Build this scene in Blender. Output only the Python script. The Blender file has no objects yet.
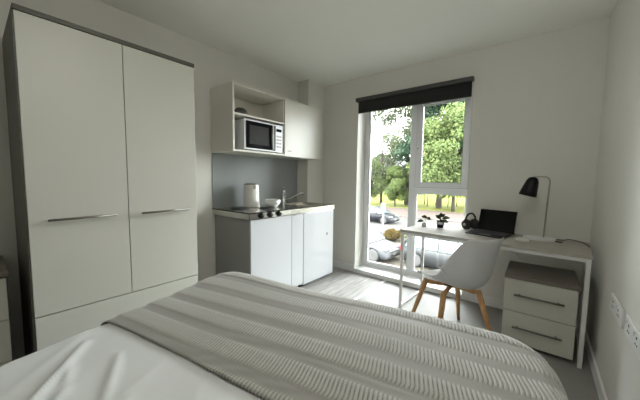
import bpy, bmesh, math, random
from mathutils import Vector, Matrix, noise
import numpy as np

random.seed(7)
scene = bpy.context.scene
COL = scene.collection
PI = math.pi
H = 1.22            # camera height
ZC = 2.47           # ceiling
YB = 3.088          # back wall
XL = -2.57          # left wall
XR = 0.345          # right wall
G = -2.9            # ground outside (room is one floor up)

# ------------------------------------------------------------------ materials
def mat(name, col, rough=0.5, metal=0.0, spec=0.5, nscale=None, namt=0.0, bump=0.0, bscale=200, coat=0.0, stretch=None, sheen=0.0):
    m = bpy.data.materials.new(name); m.use_nodes = True
    nt = m.node_tree; N = nt.nodes; L = nt.links
    b = N['Principled BSDF']
    b.inputs['Base Color'].default_value = (*col, 1)
    b.inputs['Roughness'].default_value = rough
    b.inputs['Metallic'].default_value = metal
    b.inputs['Specular IOR Level'].default_value = spec
    b.inputs['Coat Weight'].default_value = coat
    b.inputs['Coat Roughness'].default_value = 0.06
    b.inputs['Sheen Weight'].default_value = sheen
    tc = N.new('ShaderNodeTexCoord')
    mp = N.new('ShaderNodeMapping'); L.new(tc.outputs['Object'], mp.inputs['Vector'])
    if stretch: mp.inputs['Scale'].default_value = stretch
    if nscale:
        n = N.new('ShaderNodeTexNoise'); n.inputs['Scale'].default_value = nscale; n.inputs['Detail'].default_value = 5
        L.new(mp.outputs['Vector'], n.inputs['Vector'])
        r = N.new('ShaderNodeValToRGB')
        r.color_ramp.elements[0].position = .3; r.color_ramp.elements[1].position = .7
        r.color_ramp.elements[0].color = (*[max(0, c*(1-namt)) for c in col], 1)
        r.color_ramp.elements[1].color = (*[min(1, c*(1+namt)) for c in col], 1)
        L.new(n.outputs['Fac'], r.inputs['Fac']); L.new(r.outputs['Color'], b.inputs['Base Color'])
    if bump:
        n2 = N.new('ShaderNodeTexNoise'); n2.inputs['Scale'].default_value = bscale; n2.inputs['Detail'].default_value = 3
        L.new(mp.outputs['Vector'], n2.inputs['Vector'])
        bp = N.new('ShaderNodeBump'); bp.inputs['Strength'].default_value = bump; bp.inputs['Distance'].default_value = .002
        L.new(n2.outputs['Fac'], bp.inputs['Height']); L.new(bp.outputs['Normal'], b.inputs['Normal'])
    return m

M = {}
M['wall'] = mat('wall_paint', (.715, .70, .645), .75, nscale=3, namt=.015, bump=.15, bscale=260)
M['ceil'] = mat('ceiling_paint', (.92, .92, .86), .85, bump=.1, bscale=200)
M['trim'] = mat('trim_gloss', (.8, .8, .78), .35)
M['upvc'] = mat('white_upvc', (.82, .83, .84), .3)
M['door_white'] = mat('wardrobe_white', (.58, .577, .515), .42, nscale=2, namt=.01)
M['gloss_white'] = mat('gloss_white', (.60, .615, .63), .12, coat=.5)
M['cab_cream'] = mat('cabinet_cream', (.74, .72, .64), .4)
M['taupe'] = mat('taupe_board', (.095, .09, .072), .5, nscale=9, namt=.12, stretch=(1, 1, 6))
M['taupe_wood'] = mat('taupe_wood', (.17, .148, .12), .5, nscale=14, namt=.18, stretch=(1, 8, 8))
M['carcass_grey'] = mat('carcass_grey', (.33, .33, .31), .45)
M['steel'] = mat('brushed_steel', (.66, .65, .60), .2, metal=1, nscale=60, namt=.06, stretch=(1, 1, 8))
M['steel_dark'] = mat('satin_steel', (.24, .23, .21), .45, metal=1)
M['chrome'] = mat('chrome', (.75, .76, .78), .1, metal=1)
M['splash'] = mat('splashback_grey', (.29, .31, .305), .3, nscale=4, namt=.04)
M['black'] = mat('black_plastic', (.005, .005, .0055), .4, spec=.25)
M['black_matt'] = mat('black_matt', (.02, .02, .02), .7)
M['black_glass'] = mat('black_glass', (.004, .004, .005), .12, spec=.25)
M['glass_grey'] = mat('microwave_window', (.05, .05, .052), .12)
M['silver'] = mat('silver_plastic', (.62, .63, .64), .35, metal=.25)
M['white_pl'] = mat('white_plastic', (.78, .78, .77), .35)
M['shell'] = mat('chair_shell', (.66, .665, .67), .42)
M['cream'] = mat('kettle_cream', (.74, .73, .68), .3)
M['porcelain'] = mat('porcelain', (.78, .78, .75), .2)
M['white_metal'] = mat('white_powdercoat', (.76, .76, .74), .4)
M['desk_top'] = mat('desk_laminate', (.42, .395, .35), .55, spec=.3, nscale=10, namt=.07, stretch=(1, 9, 1))
M['beech'] = mat('beech_wood', (.52, .29, .12), .45, nscale=16, namt=.22, stretch=(6, 6, 1))
M['brass_grey'] = mat('lamp_pole_metal', (.42, .40, .34), .35, metal=.8)
M['duvet'] = mat('white_cotton', (.66, .67, .66), .85, bump=.25, bscale=500, sheen=.15)
M['mattress'] = mat('mattress_cloth', (.6, .6, .58), .9)
M['bedbase'] = mat('bed_base_cloth', (.2, .2, .2), .9, bump=.3, bscale=300)
M['blind'] = mat('blind_cloth', (.013, .013, .012), .8, bump=.2, bscale=600)
M['blind_rail'] = mat('blind_rail', (.06, .06, .055), .5)
M['leaf_house'] = mat('houseplant_leaf', (.035, .075, .025), .45, nscale=30, namt=.3)
M['soil'] = mat('potting_soil', (.03, .02, .015), .95)
M['keys'] = mat('keyboard_keys', (.10, .10, .105), .5)
M['carpet'] = mat('vinyl_floor', (.30, .29, .27), .5, spec=.3, nscale=6, namt=.05, bump=.2, bscale=300)
M['hob'] = mat('cast_iron_hotplate', (.035, .034, .033), .5, nscale=20, namt=.3)
M['tyre'] = mat('tyre', (.02, .02, .02), .8)
M['alloy'] = mat('alloy_wheel', (0.05, 0.05, 0.053), .4, metal=.4)
M['car_silver'] = mat('car_paint_silver', (0.03, 0.031, 0.033), .4, spec=.12)
M['car_grey'] = mat('car_paint_grey', (0.016, 0.0168, 0.0175), .4, spec=.12)
M['car_dark'] = mat('car_paint_dark', (0.0055, 0.006, 0.0075), .4, spec=.12)
M['car_glass'] = mat('car_glass', (.03, .04, .045), .06, spec=.7)
M['lamp_red'] = mat('tail_lamp_red', (.12, .002, .004), .2)
M['lamp_clear'] = mat('head_lamp_clear', (.08, .08, .085), .1)
M['plate'] = mat('number_plate', (.06, .06, .05), .4)
M['bark'] = mat('bark', (0.04, 0.034, 0.029), .9, spec=.02, nscale=5, namt=.3, bump=.6, bscale=25)
M['tarmac'] = mat('tarmac', (0.036, 0.0345, 0.033), .9, spec=.02, nscale=1.5, namt=.08)
M['paving'] = mat('pale_paving', (0.038, 0.034, 0.027), .9, spec=.02, nscale=1.2, namt=.12)
M['footpath'] = mat('footpath_tarmac', (0.044, 0.035, 0.031), .9, spec=.02, nscale=.8, namt=.06)
M['field'] = mat('sunlit_grass', (0.062, 0.066, 0.012), .95, spec=.02, nscale=.15, namt=.12)
M['render_w'] = mat('white_render', (0.05, 0.05, 0.05), .8, spec=.02)
M['slate'] = mat('slate_roof', (.14, .14, .15), .7, spec=.02, nscale=3, namt=.2)
M['sign'] = mat('sign_white', (0.06, 0.06, 0.06), .5, spec=.02)
M['post'] = mat('galvanised_post', (.35, .36, .36), .45, metal=.6)

def leafmat(name, c1, c2):
    m = mat(name, c1, .7, spec=.04)
    nt = m.node_tree; N = nt.nodes; L = nt.links; b = N['Principled BSDF']
    geo = N.new('ShaderNodeNewGeometry'); r = N.new('ShaderNodeValToRGB')
    r.color_ramp.elements[0].color = (*c1, 1); r.color_ramp.elements[1].color = (*c2, 1)
    L.new(geo.outputs['Random Per Island'], r.inputs['Fac']); L.new(r.outputs['Color'], b.inputs['Base Color'])
    tr = N.new('ShaderNodeBsdfTranslucent'); L.new(r.outputs['Color'], tr.inputs['Color'])
    mx = N.new('ShaderNodeMixShader'); mx.inputs[0].default_value = .4
    L.new(b.outputs[0], mx.inputs[1]); L.new(tr.outputs[0], mx.inputs[2])
    L.new(mx.outputs[0], N['Material Output'].inputs['Surface'])
    return m
M['leaf_a'] = leafmat('foliage_mid_green', (0.022, 0.04, 0.014), (0.062, 0.085, 0.032))
M['leaf_b'] = leafmat('foliage_yellow_green', (0.042, 0.062, 0.022), (0.09, 0.112, 0.042))
M['leaf_c'] = leafmat('foliage_pale_grey_green', (0.045, 0.055, 0.03), (0.085, 0.098, 0.058))
M['leaf_d'] = leafmat('foliage_blue_green', (0.014, 0.028, 0.017), (0.044, 0.066, 0.042))
M['leaf_o'] = leafmat('foliage_orange', (.035,.02,.006), (.055,.044,.01))

def glassmat():
    m = bpy.data.materials.new('window_glass'); m.use_nodes = True
    nt = m.node_tree; N = nt.nodes; L = nt.links; N.remove(N['Principled BSDF'])
    t = N.new('ShaderNodeBsdfTransparent'); t.inputs[0].default_value = (.96, .975, .97, 1)
    g = N.new('ShaderNodeBsdfGlossy'); g.inputs['Roughness'].default_value = .01
    f = N.new('ShaderNodeFresnel'); f.inputs['IOR'].default_value = 1.45
    x = N.new('ShaderNodeMixShader')
    L.new(f.outputs[0], x.inputs[0]); L.new(t.outputs[0], x.inputs[1]); L.new(g.outputs[0], x.inputs[2])
    L.new(x.outputs[0], N['Material Output'].inputs['Surface'])
    return m
M['glass'] = glassmat()

def plankmat():
    m = mat('grey_oak_planks', (.42, .41, .39), .6, spec=.2)
    nt = m.node_tree; N = nt.nodes; L = nt.links; b = N['Principled BSDF']
    tc = N.new('ShaderNodeTexCoord'); mp = N.new('ShaderNodeMapping')
    mp.inputs['Rotation'].default_value = (0, 0, PI/2)
    L.new(tc.outputs['Object'], mp.inputs['Vector'])
    br = N.new('ShaderNodeTexBrick'); br.inputs['Scale'].default_value = 1
    br.inputs['Brick Width'].default_value = .9; br.inputs['Row Height'].default_value = .15
    br.inputs['Mortar Size'].default_value = .0015
    br.inputs['Color1'].default_value = (.50, .49, .47, 1); br.inputs['Color2'].default_value = (.40, .39, .37, 1)
    br.inputs['Mortar'].default_value = (.25, .24, .23, 1)
    L.new(mp.outputs['Vector'], br.inputs['Vector'])
    mp2 = N.new('ShaderNodeMapping'); mp2.inputs['Scale'].default_value = (14, 1.6, 1)
    L.new(tc.outputs['Object'], mp2.inputs['Vector'])
    n = N.new('ShaderNodeTexNoise'); n.inputs['Scale'].default_value = 2.2; n.inputs['Detail'].default_value = 6
    L.new(mp2.outputs['Vector'], n.inputs['Vector'])
    r = N.new('ShaderNodeValToRGB'); r.color_ramp.elements[0].position = .35; r.color_ramp.elements[1].position = .65
    r.color_ramp.elements[0].color = (.72, .71, .69, 1); r.color_ramp.elements[1].color = (1.12, 1.12, 1.12, 1)
    L.new(n.outputs['Fac'], r.inputs['Fac'])
    x = N.new('ShaderNodeMix'); x.data_type = 'RGBA'; x.blend_type = 'MULTIPLY'; x.inputs[0].default_value = 1
    L.new(br.outputs['Color'], x.inputs[6]); L.new(r.outputs['Color'], x.inputs[7])
    L.new(x.outputs[2], b.inputs['Base Color'])
    return m
M['planks'] = plankmat()

def throwmat():
    m = mat('woven_throw', (.3, .29, .25), .62, sheen=.3)
    nt = m.node_tree; N = nt.nodes; L = nt.links; b = N['Principled BSDF']
    a = N.new('ShaderNodeAttribute'); a.attribute_name = 'yarn'
    r = N.new('ShaderNodeValToRGB')
    r.color_ramp.elements[0].color = (.03, .028, .023, 1); r.color_ramp.elements[1].color = (.375, .36, .315, 1)
    L.new(a.outputs['Fac'], r.inputs['Fac']); L.new(r.outputs['Color'], b.inputs['Base Color'])
    tc = N.new('ShaderNodeTexCoord'); n = N.new('ShaderNodeTexNoise'); n.inputs['Scale'].default_value = 450
    L.new(tc.outputs['Object'], n.inputs['Vector'])
    bp = N.new('ShaderNodeBump'); bp.inputs['Strength'].default_value = .4; bp.inputs['Distance'].default_value = .002
    L.new(n.outputs['Fac'], bp.inputs['Height']); L.new(bp.outputs['Normal'], b.inputs['Normal'])
    return m
M['throw'] = throwmat()

def emit(name, col, s):
    m = bpy.data.materials.new(name); m.use_nodes = True
    b = m.node_tree.nodes['Principled BSDF']
    b.inputs['Base Color'].default_value = (*col, 1)
    b.inputs['Emission Color'].default_value = (*col, 1); b.inputs['Emission Strength'].default_value = s
    return m

# ------------------------------------------------------------------ mesh helpers
class MB:
    def __init__(s): s.bm = bmesh.new(); s.mi = 0
    def _new(s, verts, faces, smooth=False):
        vs = [s.bm.verts.new(v) for v in verts]; out = []
        for f in faces:
            try:
                fc = s.bm.faces.new([vs[i] for i in f]); fc.material_index = s.mi; fc.smooth = smooth; out.append(fc)
            except ValueError: pass
        return vs
    def box(s, x0, y0, z0, x1, y1, z1, T=None, bev=0.0, seg=2):
        tb = bmesh.new()
        v = [tb.verts.new(p) for p in ((x0,y0,z0),(x1,y0,z0),(x1,y1,z0),(x0,y1,z0),(x0,y0,z1),(x1,y0,z1),(x1,y1,z1),(x0,y1,z1))]
        for f in ((0,3,2,1),(4,5,6,7),(0,1,5,4),(1,2,6,5),(2,3,7,6),(3,0,4,7)): tb.faces.new([v[i] for i in f])
        if bev: bmesh.ops.bevel(tb, geom=tb.edges[:], offset=bev, segments=seg, affect='EDGES', profile=.5)
        tb.verts.index_update()
        vs = [tuple((T @ q.co) if T else q.co) for q in tb.verts]
        s._new(vs, [[q.index for q in f.verts] for f in tb.faces], False); tb.free()
        return s
    def tube(s, pts, r, seg=10, cap=True):
        pts = [Vector(p) for p in pts]; n = len(pts)
        rs = r if isinstance(r, (list, tuple)) else [r]*n
        rings = []; up = None
        for i, p in enumerate(pts):
            t = (pts[min(i+1, n-1)] - pts[max(i-1, 0)]).normalized()
            if up is None: up = Vector((0,0,1)) if abs(t.z) < .9 else Vector((1,0,0))
            a = t.cross(up).normalized(); b = a.cross(t).normalized(); up = b
            rings.append([tuple(p + rs[i]*(math.cos(2*PI*k/seg)*a + math.sin(2*PI*k/seg)*b)) for k in range(seg)])
        verts = [v for rg in rings for v in rg]; faces = []
        for i in range(n-1):
            for k in range(seg):
                k2 = (k+1) % seg; faces.append((i*seg+k, i*seg+k2, (i+1)*seg+k2, (i+1)*seg+k))
        vs = s._new(verts, faces, True)
        if cap:
            for ring in (vs[:seg][::-1], vs[-seg:]):
                try: f = s.bm.faces.new(ring); f.material_index = s.mi
                except ValueError: pass
        return s
    def lathe(s, prof, c=(0,0,0), seg=32, T=None):
        verts = []; faces = []
        for (r, z) in prof:
            for k in range(seg):
                a = 2*PI*k/seg; p = Vector((r*math.cos(a), r*math.sin(a), z))
                if T: p = T @ p
                verts.append(tuple(p + Vector(c)))
        n = len(prof)
        for i in range(n-1):
            for k in range(seg):
                k2 = (k+1) % seg; faces.append((i*seg+k, i*seg+k2, (i+1)*seg+k2, (i+1)*seg+k))
        vs = s._new(verts, faces, True)
        for ring, r in ((vs[:seg][::-1], prof[0][0]), (vs[-seg:], prof[-1][0])):
            if r > 1e-5:
                try: f = s.bm.faces.new(ring); f.material_index = s.mi
                except ValueError: pass
        return s
    def prism(s, poly, z0, z1, T=None):          # poly in xy, extruded along z
        n = len(poly)
        v = [Vector((x, y, z0)) for x, y in poly] + [Vector((x, y, z1)) for x, y in poly]
        if T: v = [T @ q for q in v]
        f = [tuple(range(n))[::-1], tuple(range(n, 2*n))] + [(i, (i+1) % n, n+(i+1) % n, n+i) for i in range(n)]
        s._new([tuple(q) for q in v], f); return s
    def build(s, name, m, parent=None, bev=0.0, merge=False, smooth_angle=None, subsurf=0):
        if merge: bmesh.ops.remove_doubles(s.bm, verts=s.bm.verts[:], dist=1e-5)
        bmesh.ops.recalc_face_normals(s.bm, faces=s.bm.faces[:])
        me = bpy.data.meshes.new(name); s.bm.to_mesh(me); s.bm.free()
        for mm in (m if isinstance(m, (list, tuple)) else [m]): me.materials.append(mm)
        o = bpy.data.objects.new(name, me); COL.objects.link(o)
        if parent: o.parent = parent
        if bev:
            b = o.modifiers.new('bevel', 'BEVEL'); b.width = bev; b.segments = 2; b.limit_method = 'ANGLE'
        if subsurf:
            b = o.modifiers.new('sub', 'SUBSURF'); b.levels = subsurf; b.render_levels = subsurf
        return o

def tag(o, label=None, cat=None, group=None, kind=None):
    if label: o['label'] = label
    if cat: o['category'] = cat
    if group: o['group'] = group
    if kind: o['kind'] = kind
    return o
def thing(name, label, cat, loc=(0,0,0), rz=0.0, group=None):
    o = bpy.data.objects.new(name, None); COL.objects.link(o); o.empty_display_size = .05
    o.location = loc; o.rotation_euler = (0, 0, rz)
    return tag(o, label, cat, group)
def struct(o): o['kind'] = 'structure'; return o
def copy_tree(o, parent=None):
    c = o.copy(); COL.objects.link(c); c.parent = parent
    for ch in [q for q in bpy.data.objects if q.parent == o]: copy_tree(ch, c)
    return c
RX90 = Matrix.Rotation(PI/2, 4, 'X'); RY90 = Matrix.Rotation(PI/2, 4, 'Y')

# ------------------------------------------------------------------ room shell
WX0, WX1, WZ0, WZ1 = -1.845, -0.562, 0.045, 2.175
XFAR, YN, YO = 1.5, -1.7, 3.45
m = MB(); m.box(XL-.2, YB, -.15, WX0, YO, ZC+.15); m.box(WX1, YB, -.15, XR+.0, YO, ZC+.15)
m.box(WX0, YB, WZ1, WX1, YO, ZC+.15); m.box(WX0, YB, -.15, WX1, YO, WZ0)
struct(m.build('wall_back', M['wall']))
m = MB(); m.box(XL-.2, YN-.2, -.15, XL, YB, ZC+.15); struct(m.build('wall_left', M['wall']))
m = MB(); m.box(XR, 1.25, -.15, XR+.12, YO, ZC+.15); m.box(XR+.12, 1.25, -.15, XFAR+.2, 1.37, ZC+.15)
m.box(XFAR, YN-.2, -.15, XFAR+.2, 1.25, ZC+.15); struct(m.build('wall_right', M['wall']))
m = MB(); m.box(XL, YN-.2, -.15, XFAR, YN, ZC+.15); struct(m.build('wall_near', M['wall']))
m = MB(); m.box(XL, YN, ZC, XR, YB, ZC+.15); m.box(XR, YN, ZC, XFAR, 1.25, ZC+.15); struct(m.build('ceiling', M['ceil']))
m = MB(); m.box(XL, YN, -.15, -1.395, YB, 0); m.mi = 1
m.box(-1.395, YN, -.15, XR, YB, 0); m.box(XR, YN, -.15, XFAR, 1.25, 0)
struct(m.build('floor', [M['planks'], M['carpet']]))
m = MB(); m.box(-1.41, YN, .0005, -1.375, YB, .005); struct(m.build('trim_2', M['white_pl'], bev=.001))
# boxed-in column in the far left corner
m = MB(); m.box(XL, 2.75, 0, -2.385, YB, ZC); struct(m.build('trim_1', M['wall']))
# skirting boards
def skirt(name, segs):
    m = MB()
    for s_ in segs: m.box(*s_)
    struct(m.build(name, M['trim'], bev=.003))
skirt('baseboard_back', [(-2.385, YB-.014, 0, WX0, YB, .09), (WX1, YB-.014, 0, XR-.014, YB, .09)])
skirt('baseboard_right', [(XR-.014, 1.25, 0, XR, YB, .09)])
skirt('baseboard_left', [(XL, YN, 0, XL+.014, 0.12, .09), (XL, 1.06, 0, XL+.014, 1.5, .09)])
# ledge under the window
m = MB(); m.box(WX0, YB-.03, 0.0, WX1, YB, .052); m.box(WX0, YB, .045, WX1, 3.29, .052)
struct(m.build('trim_3', M['trim'], bev=.003))
# ---- window
FY0, FY1 = 3.285, 3.35
win = thing('window_1', 'tall white framed window', 'window', (0, 0, 0)); del win['label']; del win['category']; struct(win)
m = MB()
m.box(WX0, FY0, WZ0, -1.785, FY1, WZ1); m.box(-.605, FY0, WZ0, WX1, FY1, WZ1)
m.box(-1.785, FY0, WZ0, -.605, FY1, .1); m.box(-1.785, FY0, 2.115, -.605, FY1, WZ1)
m.box(-1.225, FY0, .1, -1.155, FY1, 2.115); m.box(-1.155, FY0, 1.065, -.605, FY1, 1.135)
m.build('window_frame', M['upvc'], win, bev=.006)
m = MB()
for a in ((-1.785,.1,-1.77,2.115),(-1.24,.1,-1.225,2.115),(-1.77,.1,-1.24,.115),(-1.77,2.1,-1.24,2.115),
          (-1.155,.1,-1.14,1.065),(-.62,.1,-.605,1.065),(-1.14,.1,-.62,.115),(-1.14,1.05,-.62,1.065)):
    m.box(a[0], FY0+.012, a[1], a[2], FY0+.03, a[3])
m.build('glazing_bead', M['upvc'], win, bev=.003)
m = MB(); m.box(-1.16, FY0-.014, 1.13, -1.098, FY0+.03, 2.12); m.box(-.662, FY0-.014, 1.13, -.60, FY0+.03, 2.12)
m.box(-1.098, FY0-.014, 1.13, -.662, FY0+.03, 1.185); m.box(-1.098, FY0-.014, 2.06, -.662, FY0+.03, 2.12)
m.build('window_sash', M['upvc'], win, bev=.005)
m = MB()
for a in ((-1.1635, 1.127, -1.160, 2.123), (-.600, 1.127, -.5965, 2.123), (-1.16, 1.1265, -.60, 1.1298)): m.box(a[0], FY0-.004, a[1], a[2], FY0+.02, a[3])
for a in ((-1.0985, 1.184, -1.0935, 2.061), (-.6665, 1.184, -.6615, 2.061), (-1.0935, 1.1845, -.6665, 1.189), (-1.0935, 2.056, -.6665, 2.0605)): m.box(a[0], FY0-.008, a[1], a[2], FY0+.017, a[3])
m.build('rubber_gasket', M['carcass_grey'], win)
m = MB(); m.box(-1.14, FY0-.022, 1.50, -1.118, FY0-.014, 1.60); m.box(-1.135, FY0-.045, 1.565, -1.123, FY0-.022, 1.58)
m.box(-1.136, FY0-.045, 1.50, -1.122, FY0-.035, 1.58); m.build('window_handle', M['white_pl'], win, bev=.002)
m = MB(); m.tube([(-1.129, FY0-.0465, 1.572), (-1.129, FY0-.0445, 1.572)], .006); m.build('key_button', M['black'], win)
for a in ((-1.775, .105, -1.235, 2.11), (-1.15, .105, -.61, 1.06), (-1.1, 1.18, -.66, 2.065)):
    m = MB(); m.box(a[0], FY0+.018, a[1], a[2], FY0+.022, a[3]); m.build('window_pane', M['glass'], win)
# ---- roller blind
bl = thing('roller_blind', 'black roller blind rolled up at the top of the tall window', 'blind', (-1.2, YB-.02, 2.1))
m = MB(); m.box(-.65, -.045, .065, .645, .018, .108); m.build('headrail', M['blind_rail'], bl, bev=.004)
m = MB(); m.box(-.625, -.012, -.065, .632, -.009, .066); m.build('blind_fabric', M['blind'], bl)
m = MB(); m.box(-.625, -.018, -.075, .632, -.003, -.062); m.build('bottom_bar', M['black_matt'], bl, bev=.003)
m = MB()
for dx in (.642, .650): m.tube([(dx-.005, -.03, .07), (dx-.005, -.03, -.62)], .0016, 6)
m.tube([(.637, -.03, -.62), (.641, -.03, -.63), (.645, -.03, -.62)], .0016, 6)
m.build('bead_chain', M['white_pl'], bl)

# ------------------------------------------------------------------ wardrobe
W = thing('wardrobe', 'tall two-door wardrobe with off-white doors and dark taupe top', 'wardrobe', (-2.275, .61, 0))
def WX(x): return x+2.275
def wy(y): return y-.61
m = MB()
m.box(WX(-2.56), wy(.168), .0, WX(-2.002), wy(.173), 2.0); m.box(WX(-2.56), wy(.173), .0, WX(-2.02), wy(.19), 2.0); m.box(WX(-2.56), wy(1.03), 0, WX(-2.02), wy(1.048), 2.0)
m.box(WX(-2.56), wy(.19), .06, WX(-2.03), wy(1.03), .08); m.box(WX(-2.56), wy(.19), .45, WX(-2.03), wy(1.03), .468)
m.box(WX(-2.56), wy(.19), .0, WX(-2.555), wy(1.03), 2.0); m.box(WX(-2.56), wy(.602), .468, WX(-2.03), wy(.618), 2.0)
m.box(WX(-2.06), wy(.19), .0, WX(-2.045), wy(1.03), .06)
m.build('carcass', M['taupe'], W)
m = MB(); m.box(WX(-2.56), wy(.17), 2.0, WX(-1.995), wy(1.05), 2.024); m.build('top_panel', M['taupe'], W, bev=.0015)
for (a, b, h0, h1, side) in ((.1745, .6085, .243, .540, 1), (.6125, 1.046, .673, .974, 0)):
    m = MB(); m.box(WX(-2.019), wy(a), .480, WX(-2.0), wy(b), 1.997); d = m.build('door', M['door_white'], W, bev=.0015)
    m = MB(); m.tube([(WX(-1.968), wy(h0), .983), (WX(-1.968), wy(h1), .986)], .0065, 10)
    for hh in (h0+.03, h1-.03): m.tube([(WX(-2.0), wy(hh), .984), (WX(-1.968), wy(hh), .984)], .005, 8)
    m.build('handle', M['steel_dark'], d)
m = MB(); m.box(WX(-2.019), wy(.1745), .07, WX(-2.0), wy(1.046), .474); m.build('drawer_front', M['door_white'], W, bev=.0015)

# ------------------------------------------------------------------ chest at far left
B = thing('bedside_cabinet', 'off-white drawer cabinet with a taupe top at the left edge, beside the wardrobe', 'cabinet', (-2.33, -.13, 0))
m = MB(); m.box(-.23, -.23, .05, .205, .228, .7); m.build('carcass', M['taupe'], B)
m = MB(); m.box(-.235, -.235, .70, .232, .233, .722); m.build('top_panel', M['taupe_wood'], B, bev=.0015)
m = MB(); m.box(-.225, -.225, 0, .19, .223, .05); m.build('plinth', M['taupe'], B)
for (a, b) in ((.055, .25), (.255, .47), (.475, .69)):
    m = MB(); m.box(.206, -.225, a, .225, .222, b); d = m.build('drawer', M['door_white'], B, bev=.0015)
    m = MB(); zc = (a+b)/2; m.tube([(.25, -.13, zc), (.25, .11, zc)], .006)
    for q in (-.1, .08): m.tube([(.225, q, zc), (.25, q, zc)], .0045, 8)
    m.build('handle', M['steel_dark'], d)

# ------------------------------------------------------------------ kitchenette base
K = thing('kitchenette_cabinet', 'glossy white kitchenette base cabinet under the steel worktop', 'cabinet', (-2.27, 1.88, 0))
def kx(x): return x+2.27
def ky(y): return y-1.88
m = MB(); m.box(kx(-2.55), ky(1.525), .06, kx(-1.998), ky(1.545), .843); m.box(kx(-2.55), ky(2.03), .06, kx(-1.998), ky(2.045), .843)
m.box(kx(-2.55), ky(1.545), .06, kx(-1.998), ky(2.03), .08); m.box(kx(-2.55), ky(1.545), .08, kx(-2.54), ky(2.03), .843)
m.box(kx(-2.5), ky(1.53), 0, kx(-2.03), ky(2.2), .06); m.box(kx(-2.55), ky(2.205), .06, kx(-1.998), ky(2.218), .843)
m.build('carcass', M['carcass_grey'], K)
m = MB(); m.box(kx(-1.996), ky(1.523), .065, kx(-1.976), ky(2.037), .838); d = m.build('door', M['gloss_white'], K, bev=.002)
m = MB(); m.box(kx(-1.996), ky(2.042), .065, kx(-1.976), ky(2.218), .838); m.build('filler_panel', M['gloss_white'], K, bev=.002)
# fridge
F = thing('fridge', 'white under-counter fridge at the right end of the worktop', 'fridge', (-2.24, 2.495, 0))
m = MB(); m.box(-.26, -.272, .04, .235, .275, .748, bev=.003); m.build('fridge_body', M['white_pl'], F)
m = MB(); m.box(-.25, -.262, 0.0, .20, .265, .04); m.build('plinth', M['black_matt'], F)
m = MB(); m.box(.238, -.272, .045, .266, .277, .838, bev=.006); fd = m.build('fridge_door', M['gloss_white'], F)
m = MB(); m.prism([(-.016, .012), (-.006, .02), (0, .013), (.006, .02), (.016, .012), (.013, -.006), (0, -.02), (-.013, -.006)], 0, .003,
                  Matrix.Translation((.266, .148, .555)) @ Matrix(((0,0,1,0),(1,0,0,0),(0,1,0,0),(0,0,0,1))))
m.build('door_badge', M['steel_dark'], fd)
# worktop with hob, sink (one pressed steel piece)
T = thing('worktop', 'stainless steel worktop with hotplates and sink bowl', 'worktop', (-2.27, 2.15, .845))
def tx(x): return x+2.27
def ty(y): return y-2.15
x0, x1, y0, y1 = tx(-2.567), tx(-1.972), ty(1.505), ty(2.782)
m = MB()
sx0, sx1, sy0, sy1 = tx(-2.46), tx(-2.06), ty(2.36), ty(2.70)      # sink bowl opening
cxx = tx(-2.388); cyy = ty(2.742)
m.box(x0, y0, .05, x1, sy0, .06); m.box(sx1, sy0, .05, x1, sy1, .06); m.box(x0, sy0, .05, sx0, sy1, .06)
m.box(x0, sy1, .05, x1, cyy, .06); m.box(cxx, cyy, .05, x1, y1, .06)
m.box(x1-.002, y0, 0.0, x1, y1, .06); m.box(x0, y0, 0.0, x1, y0+.002, .06); m.box(cxx, y1-.002, 0, x1, y1, .06)
m.build('worktop_sheet', M['steel'], T)
m = MB(); z1 = .0599; zb = -.09
m._new([(sx0,sy0,z1),(sx1,sy0,z1),(sx1,sy1,z1),(sx0,sy1,z1),(sx0+.02,sy0+.02,zb),(sx1-.02,sy0+.02,zb),(sx1-.02,sy1-.02,zb),(sx0+.02,sy1-.02,zb)],
       [(0,1,5,4),(1,2,6,5),(2,3,7,6),(3,0,4,7),(4,5,6,7)])
m.build('sink_bowl', M['steel'], T)
m = MB(); m.lathe([(.0, .001), (.024, .001), (.024, .004), (0, .004)], ((sx0+sx1)/2, (sy0+sy1)/2, zb), 20); m.build('drain', M['chrome'], T)
for (px, py, rr) in ((-2.33, 1.67, .082), (-2.17, 1.885, .072)):
    m = MB(); m.lathe([(rr+.012, 0), (rr+.012, .004), (rr, .006), (rr, .014), (rr*.25, .014), (rr*.2, .012), (.001, .012)], (tx(px), ty(py), .06), 36)
    m.build('hotplate', M['hob'], T)
for yy in (1.634, 1.741, 1.852):
    m = MB(); Tm = Matrix.Translation((x1, ty(yy), .027)) @ RY90
    m.lathe([(.026, 0), (.026, .004), (.022, .006), (.020, .024), (.0, .025)], (0,0,0), 24, Tm)
    m.box(-.003, -.017, .02, .003, .017, .029, Tm); m.build('control_knob', M['black'], T)
m = MB(); m.tube([(x1+.001, ty(2.04), .003), (x1+.018, ty(2.04), -.006), (x1+.024, ty(2.07), -.01)], .004, 8)
m.build('release_lever', M['steel_dark'], T)
# tap
t = thing('mixer_tap', 'chrome mixer tap with a swivel spout beside the sink bowl', 'tap', (-2.475, 2.41, .905))
m = MB(); m.lathe([(.03, 0), (.03, .008), (.025, .014), (.023, .13), (.026, .135), (.026, .16), (0, .165)], (0,0,0), 24); m.build('tap_body', M['chrome'], t)
m = MB(); m.tube([(.01, .012, .04), (.05, .06, .055), (.10, .11, .09), (.15, .155, .125), (.165, .168, .122), (.168, .17, .10)], .0125, 12); m.build('spout', M['chrome'], t)
m = MB(); m.tube([(0, 0, .165), (.0, -.0, .19), (-.02, -.02, .205)], .008, 10); m.build('tap_lever', M['chrome'], t)
# splashback
m = MB(); m.box(-2.5695, 1.512, .906, -2.562, 2.749, 1.455); o = m.build('splashback', M['splash'])
tag(o, 'grey splashback panel on the wall above the worktop', 'splashback')
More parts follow.
